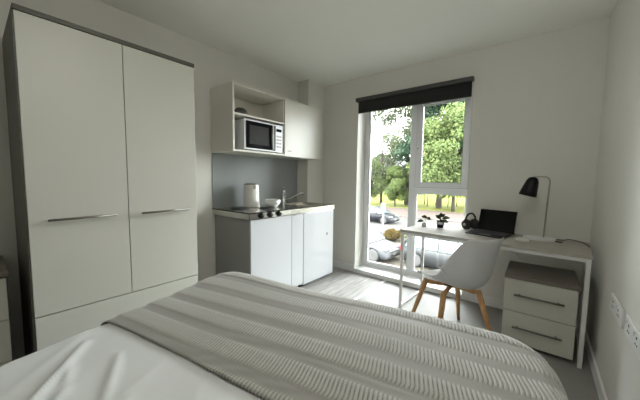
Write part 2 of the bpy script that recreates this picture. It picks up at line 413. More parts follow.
# second water spout bracket on column (wall-hung hose/tap lever seen right of the tap)
# kettle
k = thing('kettle', 'cream cylindrical kettle with a dark lid standing on the worktop', 'kettle', (-2.405, 1.865, .9055))
m = MB(); m.lathe([(.088, 0), (.09, .006), (.084, .02), (.078, .225), (.07, .238)], (0,0,0), 40); m.build('kettle_body', M['cream'], k)
m = MB(); m.lathe([(.072, .236), (.07, .246), (.02, .252), (.0, .252)], (0,0,0), 32); m.build('lid', M['steel_dark'], k)
m = MB(); m.tube([(-.055, .055, .2), (-.10, .10, .19), (-.105, .105, .10), (-.062, .062, .04)], .011, 10); m.build('handle', M['cream'], k)
m = MB(); m.prism([(.072, -.02), (.1, 0), (.072, .02)], .195, .232, Matrix.Rotation(-.2, 4, 'Z')); m.build('spout', M['cream'], k)
# bowls nested next to kettle
def bowl(r, h, z, lab, x, y):
    o_ = MB(); o_.lathe([(.0, .002), (r*.5, 0), (r*.55, .006), (r*.85, h*.55), (r, h), (r-.005, h), (r*.8, h*.55), (r*.45, .012), (0, .012)], (0,0,0), 36)
    b = o_.build('bowl', M['porcelain']); b.location = (x, y, z)
    tag(b, lab, 'bowl', 'white bowls on the worktop'); return b
bowl(.082, .066, .9055, 'white bowl on the worktop, lower one of the two stacked by the kettle', -2.20, 1.985)
bowl(.083, .066, .9235, 'white bowl on top of another bowl on the worktop', -2.20, 1.985)

# ------------------------------------------------------------------ wall cabinet
U = thing('wall_cabinet', 'cream wall cabinet with an open microwave shelf and one closed door', 'cabinet', (-2.38, 2.14, 1.458))
def ux(x): return x+2.38
def uy(y): return y-2.14
xf, xb = ux(-2.2), ux(-2.568)
m = MB(); Z1 = .612
m.box(xb, uy(1.505), 0, xf, uy(1.523), Z1)                    # left side
m.box(xb, uy(1.523), 0, xf, uy(2.152), .018)                  # bottom (left bay)
m.box(xb, uy(1.523), Z1-.018, xf, uy(2.152), Z1)              # top
m.box(xb, uy(2.152), 0, xf-.02, uy(2.17), Z1)                 # divider
m.box(xb, uy(1.523), .018, xb+.004, uy(2.152), Z1-.018)       # back
m.box(xb, uy(2.17), 0, xf-.02, uy(2.745), .018); m.box(xb, uy(2.17), Z1-.018, xf-.02, uy(2.745), Z1)
m.box(ux(-2.383), uy(2.745), 0, xf-.02, uy(2.78), Z1); m.box(xb, uy(2.17), .018, xb+.004, uy(2.745), Z1-.018)
m.build('carcass', M['cab_cream'], U)
m = MB(); m.box(xb+.004, uy(1.523), .334, xf-.004, uy(2.152), .35); m.build('shelf', M['cab_cream'], U)
m = MB(); m.box(xf-.018, uy(2.156), -.004, xf+.001, uy(2.782), Z1); d = m.build('door', M['cab_cream'], U, bev=.0015)
m = MB()
for q in range(5): m.box(xf+.001, uy(2.196+q*.013), .05, xf+.0018, uy(2.205+q*.013), .06 + (.003 if q % 2 else 0))
m.build('door_logo', M['steel_dark'], d)
# microwave
mw = thing('microwave', 'silver microwave with black door glass in the wall cabinet', 'microwave', (-2.38, 1.89, 1.4765))
m = MB(); m.box(-.15, -.25, .012, .145, .25, .296, bev=.004); m.build('microwave_body', M['silver'], mw)
m = MB(); m.box(.146, -.252, .01, .165, .252, .298, bev=.003); fp = m.build('front_panel', M['silver'], mw)
m = MB(); m.box(.164, -.232, .026, .170, .142, .282, bev=.002); dr = m.build('microwave_door', M['black_glass'], mw)
m = MB(); m.box(.1695, -.195, .065, .1712, .045, .245); m.build('door_window', M['glass_grey'], dr)
m = MB(); m.tube([(.168, .108, .035), (.185, .090, .08), (.19, .084, .154), (.185, .090, .228), (.168, .108, .273)], .012, 10); m.build('door_handle', M['white_pl'], dr)
m = MB(); m.box(.1655, .155, .225, .168, .228, .255); m.build('display', M['black_glass'], mw)
for r_ in range(4):
    m = MB()
    for c_ in range(3): m.box(.1655, .157+c_*.026, .06+r_*.036, .1675, .176+c_*.026, .078+r_*.036)
    m.build('button_row', M['steel_dark'], mw)
for (a, b) in ((-.13, -.2), (-.13, .2), (.12, -.2), (.12, .2)):
    m = MB(); m.lathe([(.015, 0), (.015, .012)], (a, b, 0), 12); m.build('foot', M['black'], mw)
# dark round bowl on the cabinet shelf
m = MB(); m.lathe([(.0, 0), (.035, 0), (.05, .02), (.066, .062), (.062, .062), (.045, .02), (0, .008)], (0,0,0), 28)
o = m.build('bowl', M['hob']); o.location = (-2.31, 1.665, 1.8090+.062*1.1); o.scale = (1.2, 1.2, 1.1); o.rotation_euler = (PI, 0, 0)
tag(o, 'small dark rounded bowl on the shelf above the microwave', 'bowl')
del o
# ------------------------------------------------------------------ desk
DA = math.radians(-4.0)
D = thing('desk', 'white metal framed desk with a pale laminate top by the window', 'desk', (-1.0, 2.505, 0), DA)
DW, DD = 1.288, .535
m = MB(); m.box(-.005, -.005, .730, DW+.005, DD, .750, bev=.0015); m.build('desktop', M['desk_top'], D)
m = MB(); m.box(-.006, -.0065, .7295, DW+.006, -.0052, .7505); m.build('edge_band', M['desk_top'], D)
s = .024
for (lx, ly) in ((0, 0), (DW-s, 0), (0, DD-s-.01), (DW-s, DD-s-.01)):
    m = MB(); m.box(lx, ly, 0, lx+s, ly+s, .7295, bev=.002); m.build('leg', M['white_metal'], D)
m = MB()
m.box(s, .002, .705, DW-s, .02, .7295); m.box(s, DD-.03, .705, DW-s, DD-.012, .7295)
m.box(.003, s, .705, .02, DD-s-.012, .7295); m.box(DW-.02, s, .705, DW-.003, DD-s-.012, .7295); m.build('top_frame', M['white_metal'], D, bev=.001)
for lx in (.002, DW-.022):
    m = MB(); m.box(lx, s, .0, lx+.02, DD-s-.01, .02, bev=.001); m.build('floor_rail', M['white_metal'], D)
for (a, b) in (((.02, DD-.02, .05), (.60, DD-.02, .715)), ((DW-.02, DD-.02, .12), (.70, DD-.02, .715))):
    m = MB(); m.tube([a, b], .004, 8); m.build('brace', M['white_metal'], D)

def desk(u, v, z=.7505):     # local desk coordinates -> world
    c, s_ = math.cos(DA), math.sin(DA); return (-1.0+u*c-v*s_, 2.505+u*s_+v*c, z)
# pedestal
P = thing('desk_pedestal', 'two-drawer white pedestal with a taupe top under the right end of the desk', 'drawer unit', (.04, 2.455, 0), 0)
m = MB(); m.box(-.195, .0, .025, .20, .41, .505); m.build('carcass', M['taupe_wood'], P)
m = MB(); m.box(-.205, -.022, .505, .212, .425, .53); m.build('top_panel', M['taupe_wood'], P, bev=.0015)
for (a, b) in ((.030, .262), (.267, .502)):
    m = MB(); m.box(-.203, -.02, a, .200, -.001, b); d = m.build('drawer', M['door_white'], P, bev=.0015)
    zc = b-.105; m = MB(); m.tube([(-.14, -.05, zc), (.135, -.05, zc)], .0065, 10)
    for q in (-.11, .105): m.tube([(q, -.02, zc), (q, -.05, zc)], .005, 8)
    m.build('handle', M['steel_dark'], d)
for (a, b) in ((-.16, .05), (.16, .05), (-.16, .36), (.16, .36)):
    m = MB(); m.lathe([(.018, 0), (.018, .025)], (a, b, 0), 14); m.build('foot', M['black'], P)

# ------------------------------------------------------------------ desk lamp
Lx, Ly = .045, 2.80
L_ = thing('desk_lamp', 'desk lamp with a black bell shade on the desk', 'lamp', (Lx, Ly, .7512))
m = MB()
pl = []
for k_ in range(40):
    a = 2*PI*k_/40; pl.append((-.025+.105*math.copysign(abs(math.cos(a))**.9, math.cos(a)), .0+.055*math.sin(a)))
m.prism(pl, 0, .024); m.build('base', M['white_pl'], L_, bev=.004)
m = MB(); pts = [(0, 0, .018), (.015, 0, .462)]
for k_ in range(1, 9):
    a = PI/2*k_/8; pts.append((.015-.035*(1-math.cos(a)), 0, .462+.04*math.sin(a)))
pts += [(-.05, 0, .504), (-.082, 0, .504), (-.088, 0, .498)]
m.tube(pts, .0055, 12); m.build('pole', M['brass_grey'], L_)
Ts = Matrix.Translation((-.086, 0, .496)) @ Matrix.Rotation(math.radians(13), 4, 'Y')
m = MB(); m.lathe([(.0, .004), (.014, .003), (.030, -.006), (.042, -.030), (.049, -.07), (.055, -.11), (.061, -.15), (.0588, -.15), (.0525, -.11), (.046, -.07), (.039, -.033), (.0, -.014)], (0,0,0), 40, Ts)
sh = m.build('lamp_shade', M['black'], L_)
m = MB(); m.lathe([(.0578, -.149), (.0515, -.11), (.045, -.07), (.038, -.035), (0, -.018)], (0,0,0), 40, Ts); m.build('shade_lining', M['white_pl'], sh)
m = MB(); m.lathe([(.0, -.02), (.014, -.02), (.014, -.05), (.026, -.075), (.028, -.095), (.02, -.115), (0, -.122)], (0,0,0), 20, Ts); m.build('bulb', M['porcelain'], sh)
# mouse
m = MB(); m.lathe([(.0, .034), (.02, .032), (.038, .024), (.046, .010), (.044, 0), (0, 0)], (0,0,0), 28)
o = m.build('computer_mouse', M['cream']); o.scale = (1.0, .68, .8); o.rotation_euler = (0, 0, .1); o.location = (-.085, 2.655, .7512)
tag(o, 'small off-white computer mouse on the desk right of the laptop', 'mouse')
# glasses-like pen + cable
m = MB(); pts = []
ctrl = [(.13, 2.905), (.17, 2.90), (.20, 2.955), (.235, 2.955), (.275, 2.90), (.292, 2.83), (.300, 2.76), (.303, 2.70)]
for i in range(len(ctrl)-1):
    p0 = ctrl[max(i-1, 0)]; p1 = ctrl[i]; p2 = ctrl[i+1]; p3 = ctrl[min(i+2, len(ctrl)-1)]
    for k_ in range(6):
        q = k_/6
        pts.append(tuple(.5*((2*p1[j])+(-p0[j]+p2[j])*q+(2*p0[j]-5*p1[j]+4*p2[j]-p3[j])*q*q+(-p0[j]+3*p1[j]-3*p2[j]+p3[j])*q**3) for j in (0, 1))+(.7555,))
c_ = m.tube(pts[:-4]+[(pts[-5][0]+.004, pts[-5][1]-.02, .7555)], .0032, 8); o = m.build('cable', M['black'])
tag(o, 'black cable curling over the right end of the desk', 'cable')
m = MB(); m.tube([(.08, 2.79, .757), (.155, 2.772, .757)], .005, 8); m.tube([(.155, 2.772, .757), (.16, 2.771, .757)], .003, 8)
o = m.build('pen', M['black_matt']); tag(o, 'dark pen lying on the desk right of the lamp', 'pen')

# ------------------------------------------------------------------ laptop (tablet + keyboard)
LA = math.radians(-16)
LP = thing('tablet_laptop', 'black tablet computer on a kickstand with a keyboard cover', 'laptop', (-.292, 2.885, .7512), LA)
tilt = Matrix.Translation((0, 0, .014)) @ Matrix.Rotation(math.radians(-14), 4, 'X')
m = MB(); m.box(-.148, 0, 0, .148, .009, .195, tilt, bev=.002); m.build('screen_case', M['black'], LP)
m = MB(); m.box(-.143, -.0012, .005, .143, .0, .19, tilt); m.build('display', M['black_glass'], LP)
m = MB(); m._new([(-.12, .032, .11), (.12, .032, .11), (.12, .10, .001), (-.12, .10, .001), (-.12, .035, .112), (.12, .035, .112), (.12, .104, .001), (-.12, .104, .001)],
                 [(0,1,2,3),(4,7,6,5),(0,4,5,1),(1,5,6,2),(2,6,7,3),(3,7,4,0)])
m.build('kickstand', M['black_matt'], LP)
kb = MB(); kb._new([(-.148, -.225, .001), (.148, -.225, .001), (.148, -.01, .018), (-.148, -.01, .018), (-.148, -.225, .006), (.148, -.225, .006), (.148, -.01, .023), (-.148, -.01, .023)],
                   [(0,3,2,1),(4,5,6,7),(0,1,5,4),(1,2,6,5),(2,3,7,6),(3,0,4,7)])
kbo = kb.build('keyboard', M['black_matt'], LP, bev=.001)
for r_ in range(5):
    m = MB(); yb = -.035-r_*.024; zz = .0235-(-yb-.01)*.079
    for c_ in range(13): m.box(-.135+c_*.0208, yb-.02, zz-.001, -.135+c_*.0208+.018, yb, zz+.0006)
    m.build('key_row', M['keys'], kbo)
m = MB(); m.box(-.045, -.215, .0077, .045, -.165, .0105); m.build('touchpad', M['keys'], kbo)
# headphones standing behind
HP = thing('headphones', 'black over-ear headphones on the desk between plant and laptop', 'headphones', (-.50, 2.955, .7512), math.radians(58))
m = MB(); pts = [(.062*math.cos(a), 0, .085+.068*math.sin(a)) for a in [PI*(-.1+1.2*k_/20) for k_ in range(21)]]
m.tube(pts, .008, 10); m.build('headband', M['black'], HP)
for sg in (-1, 1):
    m = MB(); Tm = Matrix.Translation((sg*.050, 0, .049)) @ RY90
    m.lathe([(.0, -.018), (.040, -.018), (.048, -.008), (.048, .012), (.038, .020), (0, .018)], (0,0,0), 26, Tm); ec = m.build('ear_cup', M['black_matt'], HP)
    m = MB(); Tm = Matrix.Translation((sg*.071, 0, .049)) @ RY90
    m.lathe([(.0, -.002), (.014, -.002), (.014, .001), (0, .0015)], (0,0,0), 22, Tm); m.build('cap_ring', M['silver'], ec)
# plants
def leaf_mb(m, base, tip, w):
    base = Vector(base); tip = Vector(tip); d = tip-base; side = d.cross(Vector((.25,-.8,.55))).normalized()*w; up = Vector((0,0,w*.35))
    vs = []; n = 6
    for i in range(n+1):
        q = i/n; c = base + d*q + Vector((0,0,-.15*d.length*q*q)); ww = math.sin(PI*(q*.92+.04))**.8
        vs += [tuple(c-side*ww+up*ww*.6), tuple(c), tuple(c+side*ww+up*ww*.6)]
    fs = []
    for i in range(n):
        a = i*3; fs += [(a, a+1, a+4, a+3), (a+1, a+2, a+5, a+4)]
    m._new(vs, fs, True)
def plant(name, label, x, y, pr, ph, potm, stems):
    p = thing(name, label, 'plant', (x, y, .7512))
    m = MB(); m.lathe([(pr*.78, 0), (pr, ph), (pr-.004, ph), (pr*.75, .006), (0, .006)], (0,0,0), 28); pt = m.build('pot', potm, p)
    m = MB(); m.lathe([(0, ph-.007), (pr-.006, ph-.007)], (0,0,0), 24); m.build('soil', M['soil'], p)
    for (b, tp, w) in stems:
        m = MB(); m.tube([(0, 0, ph-.01), (b[0]*.5, b[1]*.5, (ph+b[2])/2), b], .0022, 6); st = m.build('stem', M['leaf_house'], p)
        m = MB(); leaf_mb(m, b, tp, w); lf = m.build('leaf', M['leaf_house'], st)
        sm = lf.modifiers.new('thick', 'SOLIDIFY'); sm.thickness = .001
    return p, pt
p, pt = plant('potted_plant', 'small leafy plant in a black pot with a white label on the desk', -.745, 2.86, .036, .068, M['black'],
      [((.0, 0, .10), (.005, -.02, .155), .014), ((.012, .0, .09), (.085, -.01, .115), .017), ((-.012, .0, .09), (-.045, -.01, .125), .014),
       ((.01, -.015, .075), (.08, -.05, .075), .017), ((0, .01, .1), (.03, .03, .14), .016), ((-.005, 0, .095), (-.02, -.03, .13), .013), ((-.01, .01, .08), (-.05, .03, .11), .013)])
m = MB(); m.prism([(-.02, -.012), (.02, -.012), (.02, .012), (-.02, .012)], 0, .001, Matrix.Translation((.008, -.0345, .046)) @ RX90 @ Matrix.Scale(1, 4))
m.build('pot_label', M['white_pl'], pt)
p, pt = plant('potted_plant', 'tiny two-leaved plant in a white cup near the left end of the desk', -.885, 2.80, .026, .035, M['porcelain'],
      [((-.005, 0, .055), (-.062, -.015, .055), .016), ((.02, .02, .085), (-.035, .03, .105), .020), ((.02, .02, .085), (.055, .03, .08), .018)])

# ------------------------------------------------------------------ chair
CH = thing('chair', 'white plastic shell chair with four wooden legs at the desk', 'chair', (-.50, 2.30, 0), math.radians(45))
prof = [(.245, .430, .150, .0), (.234, .450, .178, .008), (.195, .458, .200, .024), (.12, .446, .214, .038), (.03, .432, .226, .065),
        (-.06, .424, .232, .115), (-.13, .428, .236, .175), (-.185, .455, .236, .20), (-.215, .51, .232, .185), (-.230, .58, .225, .155),
        (-.243, .66, .214, .12), (-.255, .74, .200, .085), (-.264, .795, .186, .055), (-.269, .822, .168, .035)]
m = MB(); verts = []; faces = []; nt_ = 20; n = len(prof)
for i, (f_, z_, w_, l_) in enumerate(prof):
    a = prof[max(i-1, 0)]; b = prof[min(i+1, n-1)]
    tg = Vector((0, b[0]-a[0], b[1]-a[1])).normalized()          # from the lip towards the back's top
    nrm = Vector((0, tg.z, -tg.y))                                # towards the sitter
    if nrm.z < 0 and i < 6: nrm = -nrm
    for j in range(nt_+1):
        t_ = -1+2*j/nt_; lift = l_*abs(t_)**2.6
        x_ = w_*math.sin(t_*PI/2)**1 if False else w_*t_*(1-.06*abs(t_)**6)
        verts.append(tuple(Vector((x_, f_, z_)) + nrm*lift))
for i in range(n-1):
    for j in range(nt_):
        a = i*(nt_+1)+j; faces.append((a, a+1, a+nt_+2, a+nt_+1))
m._new(verts, faces, True)
o = m.build('seat_shell', M['shell'], CH); o.rotation_euler = (0, 0, math.radians(13)); o.location = (.025, -.022, 0); o.scale = (1.03, 1.03, 1.0)
sm = o.modifiers.new('thick', 'SOLIDIFY'); sm.thickness = .007; sm.offset = 0
ss = o.modifiers.new('sub', 'SUBSURF'); ss.levels = 1; ss.render_levels = 1
for (sx, sy) in ((1, 1), (-1, 1), (1, -1), (-1, -1)):
    top = Vector((sx*.135, sy*.13, .405)); ft = Vector((sx*.225, sy*.215-.0, .0))
    m = MB(); pts = [top.lerp(ft, q) for q in (0, .1, .5, 1)]
    m.tube(pts, [.019, .0205, .018, .0125], 14); lg = m.build('leg', M['beech'], CH)
for sg in (1, -1):
    m = MB(); Tb = Matrix.Rotation(sg*math.atan2(.13, .135), 4, 'Z')
    m.prism([(-.19, .405), (.19, .405), (.17, .372), (.05, .385), (-.05, .385), (-.17, .372)], -.012, .012, Tb @ RX90)
    m.build('cross_rail', M['beech'], CH, bev=.003)
m = MB(); m.lathe([(.05, .405), (.05, .426), (0, .426)], (0, 0, 0), 20); m.build('mount', M['black_matt'], CH)

# ------------------------------------------------------------------ socket plates on right wall
def socket(y, z, ln, lab, single):
    S = thing('socket_plate', lab, 'socket', (XR, y, z), 0, None)
    m = MB(); m.box(-.011, -ln/2, -.043, 0, ln/2, .043, bev=.003); m.build('face_plate', M['white_pl'], S)
    for k_ in range(2):
        yc = (-.5+k_)*ln*.45
        m = MB()
        m.box(-.0122, yc-.004, .012, -.0108, yc+.004, .022)
        for q in (-.011, .011): m.box(-.0122, yc+q-.005, -.012, -.0108, yc+q+.005, -.007)
        m.build('socket_outlet', M['black_matt'], S)
        m = MB(); m.box(-.0145, yc+.03, .014, -.0108, yc+.042, .032, bev=.001); m.build('switch', M['white_pl'], S)
socket(1.985, .583, .27, 'white double socket plate on the right wall, the one nearer the desk', False)
socket(1.66, .59, .27, 'white double socket plate at the right edge of the photo', False)

# ------------------------------------------------------------------ bed
BA = math.radians(12)
UC, UH, VE, VH = -.512, .858, 1.345, -.66      # centre u, half width, foot v, head v
def bedT(u, v, z): return (u*math.cos(BA)-v*math.sin(BA), u*math.sin(BA)+v*math.cos(BA), z)
BD = thing('bed', 'upholstered bed with mattress under the white duvet', 'bed', bedT(UC, .34, 0), BA)
m = MB(); m.box(-.75, -.98, .09, .75, .93, .30, bev=.02); m.build('bed_base', M['bedbase'], BD)
m = MB(); m.box(-.76, -.985, .3005, .76, .935, .52, bev=.05, seg=4); m.build('mattress', M['mattress'], BD)
for (a, b) in ((-.7, -.9), (.7, -.9), (-.7, .85), (.7, .85)):
    m = MB(); m.lathe([(.022, 0), (.028, .09)], (a, b, 0), 14); m.build('leg', M['black'], BD)

def drape(avals, bvals, UHh, VEe, R, r, top, extra, zfun, bmin=None):
    """cloth over a rounded slab: a across, b along; returns vertex list"""
    out = []
    for b in bvals:
        for a in avals:
            ca = max(-(UHh-R), min(UHh-R, a)); cb = min(VEe-R, b)
            dx, dy = a-ca, b-cb; s_ = math.hypot(dx, dy)
            h = zfun(a, b)
            if s_ < 1e-9: out.append((a+UC, b, top+h)); continue
            ux_, uy_ = dx/s_, dy/s_
            if s_ < R-r: rad, dz, nr, nz = s_, 0, 0, 1
            else:
                q = s_-(R-r)
                if q < r*PI/2:
                    an = q/r; rad = R-r+r*math.sin(an); dz = -r*(1-math.cos(an)); nr, nz = math.sin(an), math.cos(an)
                else: rad = R+.0; dz = -r-(q-r*PI/2); nr, nz = 1, 0
            out.append((ca+ux_*(rad+nr*h)+UC, cb+uy_*(rad+nr*h), top+dz+nz*h))
    return out
def sheet(name, verts, na, nb, m_, attr=None):
    me = bpy.data.meshes.new(name)
    fs = [(j*na+i, j*na+i+1, (j+1)*na+i+1, (j+1)*na+i) for j in range(nb-1) for i in range(na-1)]
    me.from_pydata([bedT(*v) for v in verts], [], fs); me.materials.append(m_)
    me.polygons.foreach_set('use_smooth', [True]*len(fs))
    if attr is not None:
        at = me.attributes.new('yarn', 'FLOAT', 'POINT'); at.data.foreach_set('value', attr)
    o = bpy.data.objects.new(name, me); COL.objects.link(o)
    return o
def soft(a, b):                  # broad softness of the bedding
    return .024*math.exp(-((a+.70)/.30)**2-((b-1.30)/.25)**2) + .010*noise.noise(Vector((a*1.6, b*1.6, 3.1))) + .012*math.cos(min(1, abs(a)/.9)*PI/2)
def wrinkle(a, b):
    f = max(0, min(1, (.62-b)/.12))
    w = noise.noise(Vector((a*3+b*2.2, b*3.0-a*1.2, .7)))
    r1 = (1-abs(noise.noise(Vector((a*4.5+b*3.0, b*1.8-a*.8, 9.2)))))**5
    # long creases that run diagonally from the left edge
    cr = 0
    for (a0, b0, a1, b1, wd, ht) in ((-.70, .50, -.42, .22, .012, .011), (-.42, .22, -.38, -.05, .013, .010), (-.52, .52, -.30, .36, .014, .007), (-.60, .42, -.50, .36, .012, .006),
                                 (-.28, .42, -.12, .20, .014, .008), (-.15, .38, .05, .1, .016, .007), (-.36, .30, -.22, .02, .014, .008), (-.48, .36, -.40, .28, .012, .006)):
        px, py = a-a0, b-b0; lx, ly = a1-a0, b1-b0; q = max(0, min(1, (px*lx+py*ly)/(lx*lx+ly*ly)))
        d = math.hypot(px-q*lx, py-q*ly); cr += 1.7*ht*math.exp(-(d/wd)**2)*math.sin(PI*(.12+.76*q))
    return soft(a, b) + f*(.006*w + .007*r1 + cr)
N1 = 260
av = [-1.20+2.40*i/N1 for i in range(N1+1)]; bv = [-.62+2.22*j/230 for j in range(231)]
o = sheet('duvet', drape(av, bv, UH-.012, VE-.02, .18, .08, .592, 0, wrinkle), len(av), len(bv), M['duvet'])
tag(o, 'white duvet with soft creases, its head end showing below the woven throw', 'duvet')
sm = o.modifiers.new('thick', 'SOLIDIFY'); sm.thickness = .02; sm.offset = -1

PER, BC0, HB = .1405, 1.268, .046
def yarn(a, b):
    k_ = (BC0-b)/PER; fr = (k_-round(k_))*PER      # distance from the band centre
    return fr
def tz(a, b):
    d = abs(yarn(a, b)); fb = max(0, min(1, (HB-d)/.008))
    sl = a-yarn(a, b)*.16
    if yarn(a, b) > .028: sl += (yarn(a, b)-.028)*.28
    ph = abs(math.sin(PI*sl/.0132))
    ridge = min(1, ph*1.5)
    fine = .0008*math.sin(2*PI*b/.0085)*(1-fb)
    return soft(a, b) + fb*(-.0025+.0065*ridge) + fine
ax = []; x_ = -1.14
while x_ < 1.14: ax.append(x_); x_ += .0022
by = []; y_ = .614
while y_ < 1.72: by.append(y_); y_ += .0092
V = []
attr = []
def bwave(a): return .004*math.sin(a*7) - .11*max(0, min(.45, a+.28))
vv = []
pts_all = []
for b in by:
    edge = max(0, 1-(b-.614)/.25)
    for a in ax:
        pts_all.append((a, b+edge*bwave(a)))
def drape_pts(pts, UHh, VEe, R, r, top, zfun):
    out = []
    for (a, b) in pts:
        ca = max(-(UHh-R), min(UHh-R, a)); cb = min(VEe-R, b); dx, dy = a-ca, b-cb; s_ = math.hypot(dx, dy); h = zfun(a, b)
        if s_ < 1e-9: out.append((a+UC, b, top+h)); continue
        ux_, uy_ = dx/s_, dy/s_
        if s_ < R-r: rad, dz, nr, nz = s_, 0, 0, 1
        else:
            q = s_-(R-r)
            if q < r*PI/2: an = q/r; rad = R-r+r*math.sin(an); dz = -r*(1-math.cos(an)); nr, nz = math.sin(an), math.cos(an)
            else: rad, dz, nr, nz = R, -r-(q-r*PI/2), 1, 0
        out.append((ca+ux_*(rad+nr*h)+UC, cb+uy_*(rad+nr*h), top+dz+nz*h))
    return out
TV = drape_pts(pts_all, UH, VE, .18, .085, .602, tz)
for (a, b) in pts_all:
    d = abs(yarn(a, b)); fb = max(0, min(1, (HB-d)/.006))
    sl = a-yarn(a, b)*.16
    if yarn(a, b) > .028: sl += (yarn(a, b)-.028)*.28
    ph = abs(math.sin(PI*sl/.0132)); attr.append(fb*min(1, 1.6*ph) + (1-fb)*.62)
o = sheet('throw', TV, len(ax), len(by), M['throw'], attr)
tag(o, 'taupe woven throw with ribbed stripes across the foot of the bed', 'throw')
sm = o.modifiers.new('thick', 'SOLIDIFY'); sm.thickness = .006; sm.offset = -1

# ------------------------------------------------------------------ outside
def flat(name, x0_, y0_, x1_, y1_, z_, mm):
    m = MB(); m.box(x0_, y0_, z_-.3, x1_, y1_, z_); return struct(m.build(name, mm))
flat('parking_paving', -80, 3.9, 60, 19.5, G, M['paving'])
flat('road', -80, 19.5, 60, 29.5, G-.04, M['tarmac'])
flat('footpath', -80, 29.5, 60, 38.0, G+.02, M['footpath'])
flat('field', -150, 38.0, 110, 170, G+.05, M['field'])
m = MB(); m.box(-80, 19.3, G-.02, 60, 19.5, G+.06); struct(m.build('kerb', M['paving']))

def car_tree(name, label, paint, loc, rz, length=4.2, width=1.78, height=1.48, estate=.0):
    C_ = thing(name, label, 'car', loc, rz, None)
    hl = length/2; wr = .32; wxs = (-hl+.78, hl-.82)
    nst = 44; verts = []; faces = []; ring = 11
    def topz(x):
        q = (x+hl)/length            # 0 rear .. 1 front
        pts_ = [(0, .72), (.02, .86), (.10, .95), (.5, .94), (.68, .92), (.80, .86), (.93, .72), (.985, .60), (1, .50)]
        for i in range(len(pts_)-1):
            if q <= pts_[i+1][0]:
                s_ = (q-pts_[i][0])/(pts_[i+1][0]-pts_[i][0]); return pts_[i][1]*(1-s_)+pts_[i+1][1]*s_
        return .5
    for i in range(nst+1):
        x_ = -hl+length*i/nst; q = abs(2*(i/nst)-1); w_ = width/2*(1-.16*q**5); zt = topz(x_); zb = .20
        if q > .96: zb = .30
        for wx_ in wxs:
            if abs(x_-wx_) < wr+.04: zb = max(zb, .31+math.sqrt(max(0, (wr+.04)**2-(x_-wx_)**2)))
        zb = min(zb, zt-.12)
        half = [(0, zt), (w_*.6, zt-.005), (w_*.88, zt-.03), (w_*.965, zt-.10 if zt-.10 > zb else zb+.08), (w_, max(zb+.04, zt-.28)), (w_*.96, zb)]
        full = [(-a, b) for a, b in half[:0:-1]] + half
        for a, b in full: verts.append((x_, a, b))
    for i in range(nst):
        for j in range(ring-1): a = i*ring+j; faces.append((a, a+1, a+ring+1, a+ring))
        a = i*ring; faces.append((a+ring-1, a, a+ring, a+2*ring-1))
    faces.append(tuple(range(ring))); faces.append(tuple(range(nst*ring, (nst+1)*ring))[::-1])
    m = MB(); m._new(verts, faces, True); m.build('car_body', paint, C_)
    # glasshouse
    st = [(-hl+.10, .94, .92, .70), (-hl+.42-estate*.2, .94, height-.06, .64), (-hl+.9, .94, height-.01, .62), (0, .94, height, .62), (.35, .94, height-.02, .61), (hl-1.02, .93, .93, .68)]
    verts = []; faces = []
    for (x_, zb, zt, wt) in st:
        for a, b in ((-.80, zb-.03), (-.80, zb), (-wt, zt-.02), (-wt*.85, zt), (wt*.85, zt), (wt, zt-.02), (.80, zb), (.80, zb-.03)): verts.append((x_, a, b))
    for i in range(len(st)-1):
        for j in range(7): a = i*8+j; faces.append((a, a+1, a+9, a+8))
    m = MB(); m._new(verts, faces, False); m.build('car_windows', M['car_glass'], C_)
    m = MB(); verts = []; faces = []
    for (x_, zb, zt, wt) in st[1:5]:
        for a, b in ((-wt-.01, zt-.03), (-wt*.85, zt+.012), (wt*.85, zt+.012), (wt+.01, zt-.03)): verts.append((x_, a, b))
    for i in range(3):
        for j in range(3): a = i*4+j; faces.append((a, a+1, a+5, a+4))
    m._new(verts, faces, True); rf = m.build('roof', paint, C_); sd = rf.modifiers.new('t', 'SOLIDIFY'); sd.thickness = .02
    for sg in (-1, 1):
        for pa, pb, pr_ in (((st[0][0]+.03, sg*.79, .93), (st[1][0], sg*.645, st[1][2]-.02), .04), ((st[5][0], sg*.79, .93), (st[4][0], sg*.62, st[4][2]-.02), .03), ((-.35, sg*.805, .93), (-.38, sg*.63, height-.03), .03)):
            m = MB(); m.tube([pa, pb], pr_, 8); m.build('pillar', paint, C_)
    for wx_ in wxs:
        for sg in (-1, 1):
            Tm = Matrix.Translation((wx_, sg*(width/2-.13), wr)) @ Matrix.Rotation(-sg*PI/2, 4, 'X')
            m = MB(); m.lathe([(wr*.62, -.09), (wr*.95, -.09), (wr, -.06), (wr, .06), (wr*.95, .09), (wr*.66, .09)], (0,0,0), 28, Tm); wl = m.build('wheel', M['tyre'], C_)
            m = MB(); m.lathe([(wr*.66, .085), (wr*.6, .06), (.05, .08), (0, .085)], (0,0,0), 20, Tm)
            m.build('wheel_rim', M['alloy'], wl)
    for sg in (-1, 1):
        m = MB(); m.box(hl-.30, sg*.62-.16, .62, hl-.06, sg*.62+.16, .74, bev=.03); m.build('headlight', M['lamp_clear'], C_)
        m = MB(); m.box(-hl-.01, sg*.66-.13, .68, -hl+.16, sg*.66+.13, .86, bev=.02); m.build('tail_light', M['lamp_red'], C_)
        m = MB(); m.box(hl-1.55, sg*.98-.08, .93, hl-1.4, sg*.98+.08, 1.05, bev=.03); m.build('wing_mirror', paint, C_)
    m = MB(); m.box(hl-.06, -.5, .28, hl-.0, .5, .46, bev=.015); m.box(hl-.04, -.45, .5, hl-.01, .45, .58, bev=.01); m.build('grille', M['black_matt'], C_)
    m = MB(); m.box(hl+.001, -.26, .38, hl+.012, .26, .48); m.build('number_plate', M['plate'], C_)
    return C_
car_tree('car', 'silver hatchback parked nose to the right, lowest in the left window pane', M['car_silver'], (-7.55, 13.2, G), math.radians(-4))
car_tree('car', 'grey car parked below the window, seen under the desk', M['car_grey'], (-3.0, 13.6, G), math.radians(-3), 4.35, 1.8, 1.50)
